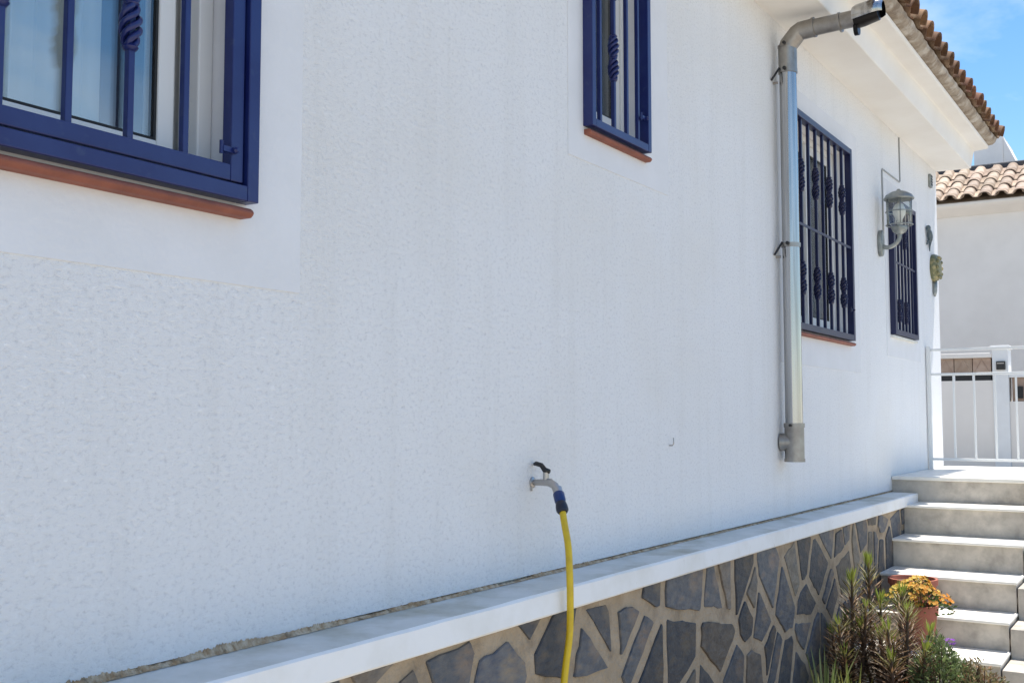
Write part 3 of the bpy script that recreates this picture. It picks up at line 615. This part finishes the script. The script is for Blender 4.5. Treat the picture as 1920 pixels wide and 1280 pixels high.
for k in range(4): MB().box(-.022, .022, -.0215, -.0185, -.032 + k * .019, -.022 + k * .019).build('slat', 'blackplastic', vb)
# ceramic gecko
gk = thing('ceramic_gecko', 'small dark glazed gecko ornament above the round plaque', 'ornament', (7.66, 0, 2.70))
g = MB(); g.tube(spline([(-.035, -.016, .088), (-.026, -.020, .066), (-.012, -.022, .04), (.004, -.022, .008), (.016, -.018, -.02), (.020, -.014, -.05), (.034, -.012, -.078)], 5), [.008, .011, .014, .015, .016, .014, .012, .013, .015, .017, .018, .0185, .019, .019, .0185, .018, .017, .016, .014, .012, .011, .010, .009, .008, .0075, .007, .006, .005, .004, .003, .002], 10); g.build('body', 'slateblue', gk, smooth=True)
for sx, z_, dz_ in ((-1, .04, .02), (1, .045, .02), (-1, -.008, -.02), (1, -.004, -.02)):
    MB().tube([(-.004, -.016, z_), (sx * .034, -.012, z_ + dz_ * .5), (sx * .040, -.010, z_ + dz_ * 1.6)], [.007, .005, .007], 8).build('leg', 'slateblue', gk, smooth=True)
pq = thing('ceramic_plaque', 'round mottled olive ceramic plaque with pendant by the house corner', 'ornament', (7.83, 0, 2.505))
g = MB(); g.lathe([(.092, 0), (.096, .014), (.088, .034), (.060, .05), (.030, .056), (.008, .058)], (0, 0, .02), (0, -1, 0), 24); g.build('disc', 'olive', pq, smooth=True, auto=60)
for k in range(10):
    a = k * math.pi / 5; MB().lathe([(.006, 0), (.015, .008), (.012, .018), (.004, .022)], (math.cos(a) * .068, -.036, .02 + math.sin(a) * .068), (0, -1, 0), 10).build('boss', 'olive', pq, smooth=True)
g = MB(); g.tube([(0, -.012, -.07), (-.006, -.014, -.11), (-.012, -.014, -.15), (-.010, -.012, -.178)], [.018, .016, .014, .006], 10); g.build('pendant', 'bronze', pq, smooth=True)

# ------------------------------------------------------------------ gate on the landing
gt = thing('garden_gate', 'thin white metal gate at the top of the stairs', 'gate', (7.53, 0, 1.171))
for y in (-.018, -.72): MB().box(-.014, .014, y - .012, y + .012, .0, .80).build('post', 'gate', gt, bevel=.002)
for z in (.775, .615, .065): MB().box(-.008, .008, -.707, -.031, z - .008, z + .008).build('rail', 'gate', gt, bevel=.002)
for k in range(5):
    y = -.045 - .1235 * k
    if k == 0: continue
    MB().box(-.006, .006, y - .006, y + .006, .0735, .6065).build('bar', 'gate', gt, bevel=.0015)
for z in (.25, .55): MB().tube([(0, -.006, z - .02), (0, -.006, z + .02)], .009, 8).build('hinge', 'gate', gt)

# ------------------------------------------------------------------ across the street
nw = thing('boundary_wall', 'pale boundary wall across the street with clay blocks and letterbox pillar', 'wall', (12, 0, .95))
MB().box(0, .18, .246, 3.5, 0, .935).build('wall_panel', 'nwall', nw); MB().box(.0, .18, -3.5, .094, 0, .72).build('wall_panel', 'nwall', nw)
MB().box(-.02, .2, .095, .245, 0, 1.25).build('pillar', 'white', nw, bevel=.006); MB().box(-.035, .215, .08, .26, 1.25, 1.285).build('pillar_cap', 'white', nw, bevel=.006)
lb = MB().box(-.05, -.02, .12, .205, 1.04, 1.125).build('letterbox', 'blackplastic', nw, bevel=.004); MB().box(-.054, -.0505, .13, .195, 1.10, 1.108).build('flap', 'steel', lb)
for k in range(18):
    y0 = .262 + k * .178; b_ = MB().box(.0, .18, y0, y0 + .164, .936, .985).build('slot_shade', 'gasket', nw)  # black fill paints the shade inside the open slots
    MB().box(-.002, .18, y0 + .165, y0 + .1775, .9355, .99).build('upright', 'white', nw)
MB().box(-.004, .184, .2465, 3.5, .9905, 1.012).build('rail', 'white', nw)
for k in range(18):
    y0 = .262 + k * .178; o = MB().box(.01, .17, y0, y0 + .172, 1.0125, 1.165).build('clay_block', 'clay', nw, bevel=.004)
    for s in (0, 1): MB().tube([(.009, y0 + .02 + s * .132, 1.03), (.009, y0 + .086, 1.15)], .004, 6).build('lattice', 'clay', o)
MB().box(-.02, .2, .2465, 3.5, 1.166, 1.215).build('coping', 'nwall', nw, bevel=.006)
for k in range(23):
    y1 = .07 - k * .15; MB().box(.02, .16, y1 - .138, y1, .7205, .96).build('clay_block', 'clay', nw, bevel=.006); 
    MB().box(.0, .0195, y1 - .10, y1 - .04, .75, .87).build('slot_shade', 'gasket', nw)  # thin black plate, painted shade of an opening
MB().box(-.01, .19, -3.5, .094, .9605, 1.0).build('rail', 'white', nw, bevel=.004)

nh = thing('neighbour_house', 'pale neighbouring house with sand-coloured tiled roof across the street', 'house', (14.0, 0, .95))
MB().box(.22, 6, -4.0, 6.0, 0, 3.12).build('wall', 'nwall', nh)
g = MB(); g.extrude([(.22, 3.02), (.06, 3.10), (.02, 3.13), (.02, 3.165), (.22, 3.2)], lambda u, v, d: (u, d, v), -4.05, 6.05); g.build('eave_cornice', 'nwall', nh, bevel=.01)
NS = R(26.5); nl = 4 * .30
g = MB(); g.extrude([(.02, 3.166), (.02 + nl * math.cos(NS), 3.166 + nl * math.sin(NS)), (3.0, 3.166 + nl * math.sin(NS)), (3.0, 3.16)], lambda u, v, d: (u, d, v), -4.05, 6.05); nroof = g.build('roof', 'tile_pale', nh)
cover2 = tile_mesh('roof_tile', .080, .064, .36, .013, False, 'tile_pale'); pan2 = tile_mesh('roof_tile', .068, .084, .36, .013, True, 'tile_pale', .7)
base = Matrix(((0, 1, 0, 0), (-1, 0, 0, 0), (0, 0, 1, 0), (0, 0, 0, 1)))      # local x -> -y, local y (up the slope) -> +x
lay_tiles(nroof, cover2, pan2, -2.1, 31, .192, -.05, 3.185, 4, .295, NS, random.Random(4), base=base)
g = MB(); zr = 3.2 + nl * math.sin(NS); g.box(.02 + nl * math.cos(NS), .02 + nl * math.cos(NS) + .16, -4.0, 6.0, zr - .06, zr + .10); g.build('ridge_shadow', 'slate', nh, bevel=.02)  # dark course added to paint the shadow band along the ridge
ch = thing('white_roof_block', 'plain white rendered roof block with sloping flank behind the pale tiles', 'chimney', (15.5, .715, 4.5))
MB().box(-.0, 1.0, -.17, .19, -.9, .74).build('block', 'white', ch, bevel=.01)
g = MB(); g.extrude([(-.172, -.9), (-.172, .71), (-.40, .18), (-.40, -.9)], lambda u, v, d: (d, u, v), .02, .9); g.build('sloping_flank', 'white', ch)
g = MB(); nb = thing('hip_roof', 'dark weathered ridge of a farther tiled roof at the right edge', 'roof', (16.5, 0, 3.2))
g.extrude([(-3, 1.66), (.28, 1.70), (.62, 1.76), (.62, 1.2), (-3, 1.2)], lambda u, v, d: (d, u, v), 0, 2.0); g.build('roof_mass', 'slate', nb)
for k in range(9): MB().tube([(-.03, .6 - k * .2, 1.74 - (k * .012)), (-.03, .42 - k * .2, 1.725 - (k * .012))], [.07, .06], 10).build('ridge_tile', 'tile', nb, smooth=True, auto=50)

# ------------------------------------------------------------------ plants
def jitc(c, r, a=.25):
    k = 1 + r.uniform(-a, a); return (c[0] * k, c[1] * k * (1 + r.uniform(-.06, .06)), c[2] * k)
def lerp3(a, b, t): return tuple(a[i] + (b[i] - a[i]) * t for i in range(3))
def spiky(name, label, x, y, shoots, seed):
    t = thing(name, label, 'shrub', (x, y, .29), 'spiky shrubs in the garden bed'); r = random.Random(seed)
    for (dx, dy, h, lean) in shoots:
        top = Vector((dx + lean[0], dy + lean[1], h)); b = Vector((dx * .25, dy * .25, 0)); mid = (b + top) * .5 + Vector((dx * .3, dy * .3, 0))
        pts = spline([b, mid, top], 10); s_ = MB().tube(pts, [.011 - .007 * i / (len(pts) - 1) for i in range(len(pts))], 8); so_ = s_.build('stem', mat_stem, t, smooth=True)
        g = MB(); nl_ = int(h * 400); ang = r.uniform(0, 6); gtip = r.choice((.90, .93, .96))
        for k in range(nl_):
            u = .12 + .88 * (k / nl_) ** .9; f_ = u * (len(pts) - 1); i = min(int(f_), len(pts) - 2); p = pts[i].lerp(pts[i + 1], f_ - i); tg = (pts[i + 1] - pts[i]).normalized()
            ang += 2.39996 + r.uniform(-.25, .25); rad = Vector((math.cos(ang), math.sin(ang), 0)); rise = .55 + (2.2 if u > gtip else .45 * u ** 3) + r.uniform(-.2, .2) - (.4 if u < .3 else 0)
            d = (rad + tg * rise).normalized(); ln = (.098 - .045 * u ** 4) * r.uniform(.75, 1.15); wd = ln * r.uniform(.075, .115)
            if u > gtip: c = lerp3((.20, .24, .04), (.36, .42, .07), r.random())
            elif u > gtip - .12: c = lerp3((.12, .085, .035), (.17, .17, .045), r.random())
            else: c = lerp3((.075, .038, .024), (.28, .18, .09), r.random() ** 1.5)
            g.blade(p + rad * .004, d, tg.cross(rad), ln, wd, .2, r.uniform(-.1, .5) if u < .7 else 0, jitc(c, r))
        g.build('foliage', 'leaf', so_)
    return t
mat_stem = mat('plant_stem', (.13, .085, .05), .8, col2=(.08, .05, .035), nscale=40)
spiky('spiky_shrub', 'spiky brown-leaved shrub with yellow-green tips, closest to the slate wall', 4.72, -.235, [(-.02, .0, .545, (0, -.01)), (.05, .03, .36, (.04, .02)), (-.10, .0, .37, (-.06, .01)), (-.05, -.05, .44, (-.03, -.03)), (.02, .06, .30, (0, .03)), (-.14, -.02, .26, (-.05, .0))], 1)
spiky('spiky_shrub', 'tallest spiky brown shrub, its green tip in front of the stone stairs', 4.80, -.345, [(.03, .05, .60, (.02, .02)), (-.03, .0, .455, (-.01, .0)), (.08, -.03, .47, (.05, -.02)), (-.09, .03, .36, (-.05, .03)), (.0, -.07, .40, (0, -.03)), (-.08, -.05, .30, (-.05, -.02))], 2)
spiky('spiky_shrub', 'spiky brown shrub beside the flower pot, its pale tip below the flowers', 4.66, -.445, [(.02, -.01, .435, (.01, -.015)), (-.05, .02, .37, (-.03, .01)), (.07, -.05, .34, (.05, -.04)), (.0, .06, .33, (0, .02)), (-.04, -.06, .30, (-.02, -.05)), (-.12, .0, .27, (-.04, .0))], 3)
def pot(name, label, x, y, z, rt, rb, h):
    t = thing(name, label, 'flower pot', (x, y, z))
    MB().lathe([(rb * .9, .0), (rb, .004), (rt * .93, h * .80), (rt * .93, h * .81), (rt, h * .82), (rt, h), (rt * .9, h), (rt * .86, h * .86)], (0, 0, 0), (0, 0, 1), 28).build('pot_body', 'pot', t, smooth=True, auto=35)
    MB().lathe([(.01, h * .855), (rt * .85, h * .862), (rt * .85, h * .87)], (0, 0, 0), (0, 0, 1), 20).build('potting_soil', 'soil', t)
    return t
pot('terracotta_bowl', 'wide terracotta bowl standing behind the orange flowers on the stairs', 5.565, -.305, .586, .115, .085, .145)
pot('terracotta_pot', 'terracotta pot holding the orange flowers, half hidden by the spiky shrubs', 5.30, -.385, .455, .085, .062, .195)
def flowers(x, y, z, seed):
    t = thing('orange_flowers', 'dense cluster of small yellow and orange flowers filling the terracotta pot', 'flowers', (x, y, z)); r = random.Random(seed)
    g = MB(); f = MB(); e = MB()
    def site():
        a = r.uniform(0, 6.283); q = math.sqrt(r.random()); rad = Vector((math.cos(a), math.sin(a), 0)); hz = .075 * (1 - q ** 2.2) + .01 - .10 * max(0, q - .75) * (1.3 if rad.y < 0 else .4)
        return rad * q * (.128 + .035 * math.sin(a * 3 + 1)), hz * (.8 + .35 * math.sin(a * 2 + 2)), q, rad
    for k in range(520):
        p, hz, q, rad = site(); p = Vector((p.x, p.y, hz - r.uniform(.0, .05))); d = rad * (.3 + q) + Vector((r.uniform(-.5, .5), r.uniform(-.5, .5), r.uniform(.1, .9)))
        g.blade(p, d, d.cross(Vector((r.uniform(-1, 1), r.uniform(-1, 1), .3))), r.uniform(.018, .034), r.uniform(.008, .013), .2, .3, jitc((.07, .11, .025), r, .4))
    for k in range(46): a = r.uniform(0, 6.28); q = r.uniform(.01, .05); e.tube([(math.cos(a) * q, math.sin(a) * q, -.06), (math.cos(a) * q * 2.2, math.sin(a) * q * 2.2, r.uniform(.0, .05))], .0016, 5)
    for k in range(300):
        p, hz, q, rad = site(); c = Vector((p.x, p.y, hz + r.uniform(.0, .02))); nrm = (rad * (.15 + .9 * q) + Vector((-.35, -.2, .9)) + Vector((r.uniform(-.4, .4), r.uniform(-.4, .4), r.uniform(-.2, .2)))).normalized()
        u = nrm.orthogonal().normalized(); v = nrm.cross(u); mix = min(1, max(0, .38 - p.y * 4.0 - p.x * 1.0 + r.uniform(-.4, .4))); colr = lerp3((.66, .50, .10), (.60, .22, .015), mix); colr = jitc(colr, r, .2); R_ = r.uniform(.007, .013); ph = r.uniform(0, 6)
        for m_ in range(6):
            a = ph + m_ * math.pi / 3; d = u * math.cos(a) + v * math.sin(a) + nrm * .25; f.blade(c, d, nrm.cross(d), R_, R_ * .8, .1, 0, colr)
    g.build('foliage', 'leaf', t); e.build('stems', mat_stem, t); f.build('blossom', 'petal', t)
flowers(5.30, -.385, .675, 8)
def mound(name, label, cat, x, y, z, rx, ry, h, n, c1, c2, ln, wd, seed, fl=None, up=.6):
    t = thing(name, label, cat, (x, y, z)); r = random.Random(seed); g = MB(); s_ = MB()
    bumps = [(r.uniform(-.7, .7), r.uniform(-.7, .7), r.uniform(.3, .6), r.uniform(.2, .5)) for _ in range(9)]
    def top(u, v):
        b = 1 - (u * u + v * v); k = sum(a * math.exp(-((u - p) ** 2 + (v - q) ** 2) / (w_ * w_ * .25)) for p, q, w_, a in bumps); return h * max(0, b) ** .5 * (.55 + .35 * k)
    for k in range(n):
        a = r.uniform(0, 6.283); q = math.sqrt(r.random()); u, v = math.cos(a) * q, math.sin(a) * q; zt = top(u, v); zz = zt * r.uniform(.35, 1.0) ** .6
        d = Vector((u * .8 + r.uniform(-.7, .7), v * .8 + r.uniform(-.7, .7), up + r.uniform(-.4, .6)))
        cc = lerp3(c1, c2, min(1, max(0, r.gauss(.45, .3))))
        g.blade((u * rx, v * ry, zz), d, d.cross(Vector((r.uniform(-1, 1), r.uniform(-1, 1), r.uniform(-.3, .3)))), ln * r.uniform(.6, 1.3), wd * r.uniform(.7, 1.3), .25, r.uniform(0, .5), jitc(cc, r, .3))
    for k in range(60):
        a = r.uniform(0, 6.283); q = math.sqrt(r.random()) * .9; s_.tube([(math.cos(a) * q * rx * .5, math.sin(a) * q * ry * .5, 0), (math.cos(a) * q * rx, math.sin(a) * q * ry, top(math.cos(a) * q, math.sin(a) * q) * .9 + .01)], .0022, 5)
    g.build('foliage', 'leaf', t); s_.build('stems', mat_stem, t)
    if fl:
        f = MB()
        for (px_, py_, pz_, colr, nn) in fl:
            for m_ in range(nn):
                c = Vector((px_ + r.uniform(-.018, .018), py_ + r.uniform(-.018, .018), pz_ + r.uniform(-.012, .02)))
                for k in range(5):
                    a = k * 1.2566 + r.uniform(-.2, .2); d = Vector((math.cos(a), math.sin(a), .5)); f.blade(c, d, Vector((-math.sin(a), math.cos(a), 0)), .011, .007, .1, 0, jitc(colr, r, .25))
        f.build('blossom', 'petal', t)
    return t
mound('leafy_ground_cover', 'low green leafy mound with a purple flower in front of the stairs', 'plant', 4.72, -.585, .29, .22, .15, .50, 2500, (.09, .13, .045), (.26, .32, .13), .034, .008, 12, fl=[(.04, -.035, .30, (.26, .06, .46), 12), (.0, .04, .29, (.26, .07, .44), 4)])
mound('reddish_ground_cover', 'low brownish-red leafy plant at the foot of the stairs', 'plant', 4.72, -.735, .29, .20, .14, .36, 1700, (.15, .17, .07), (.34, .19, .11), .028, .008, 13)
mound('red_leaf_plant', 'small red-leaved plant under the spiky shrubs at the bottom edge', 'plant', 4.48, -.52, .29, .12, .08, .22, 420, (.30, .06, .03), (.38, .14, .06), .06, .017, 14)
def tuft(label, x, y, n, hmax, seed, c1, c2):
    t = thing('grassy_tuft', label, 'plant', (x, y, .29), 'strap-leaved tufts at the bottom edge'); r = random.Random(seed)
    for k in range(n):
        a = r.uniform(0, 6.283); sp = r.uniform(.05, .32); h = hmax * r.uniform(.6, 1.0); d = Vector((math.cos(a) * sp, math.sin(a) * sp, 1)).normalized(); sd = Vector((-math.sin(a), math.cos(a), 0)); wd = r.uniform(.010, .016); c = jitc(lerp3(c1, c2, r.random()), r, .2)
        g = MB(); pts = [Vector((math.cos(a) * .015, math.sin(a) * .015, 0)) + d * h * q + Vector((math.cos(a), math.sin(a), -.3)) * (.10 * h * q * q * sp * 3) for q in (0, .25, .5, .75, 1.0)]; nrm = sd.cross(d)
        for i, p in enumerate(pts):
            ww = wd * (1, 1, .85, .55, .05)[i]; g.v += [tuple(p + sd * ww * .5 + nrm * ww * .25), tuple(p), tuple(p - sd * ww * .5 + nrm * ww * .25)]
        for i in range(4):
            for q in (0, 1): b = i * 3 + q; g.f.append((b, b + 1, b + 4, b + 3)); g.m.append(0); g.c.append(c)
        g.build('leaf', 'leaf', t)
tuft('pale green strap-leaved tuft at the bottom edge nearest the slate wall', 4.42, -.205, 24, .33, 31, (.16, .22, .06), (.34, .38, .16))
tuft('yellow-green strap-leaved tuft at the bottom edge left of the red leaves', 4.40, -.315, 22, .26, 32, (.22, .26, .04), (.42, .40, .10))

# ------------------------------------------------------------------ drawing units to metres
for o in list(scn.objects):
    if o.parent is None and o.type in {'MESH', 'EMPTY'}:
        o.location = o.location * S; o.scale = o.scale * S
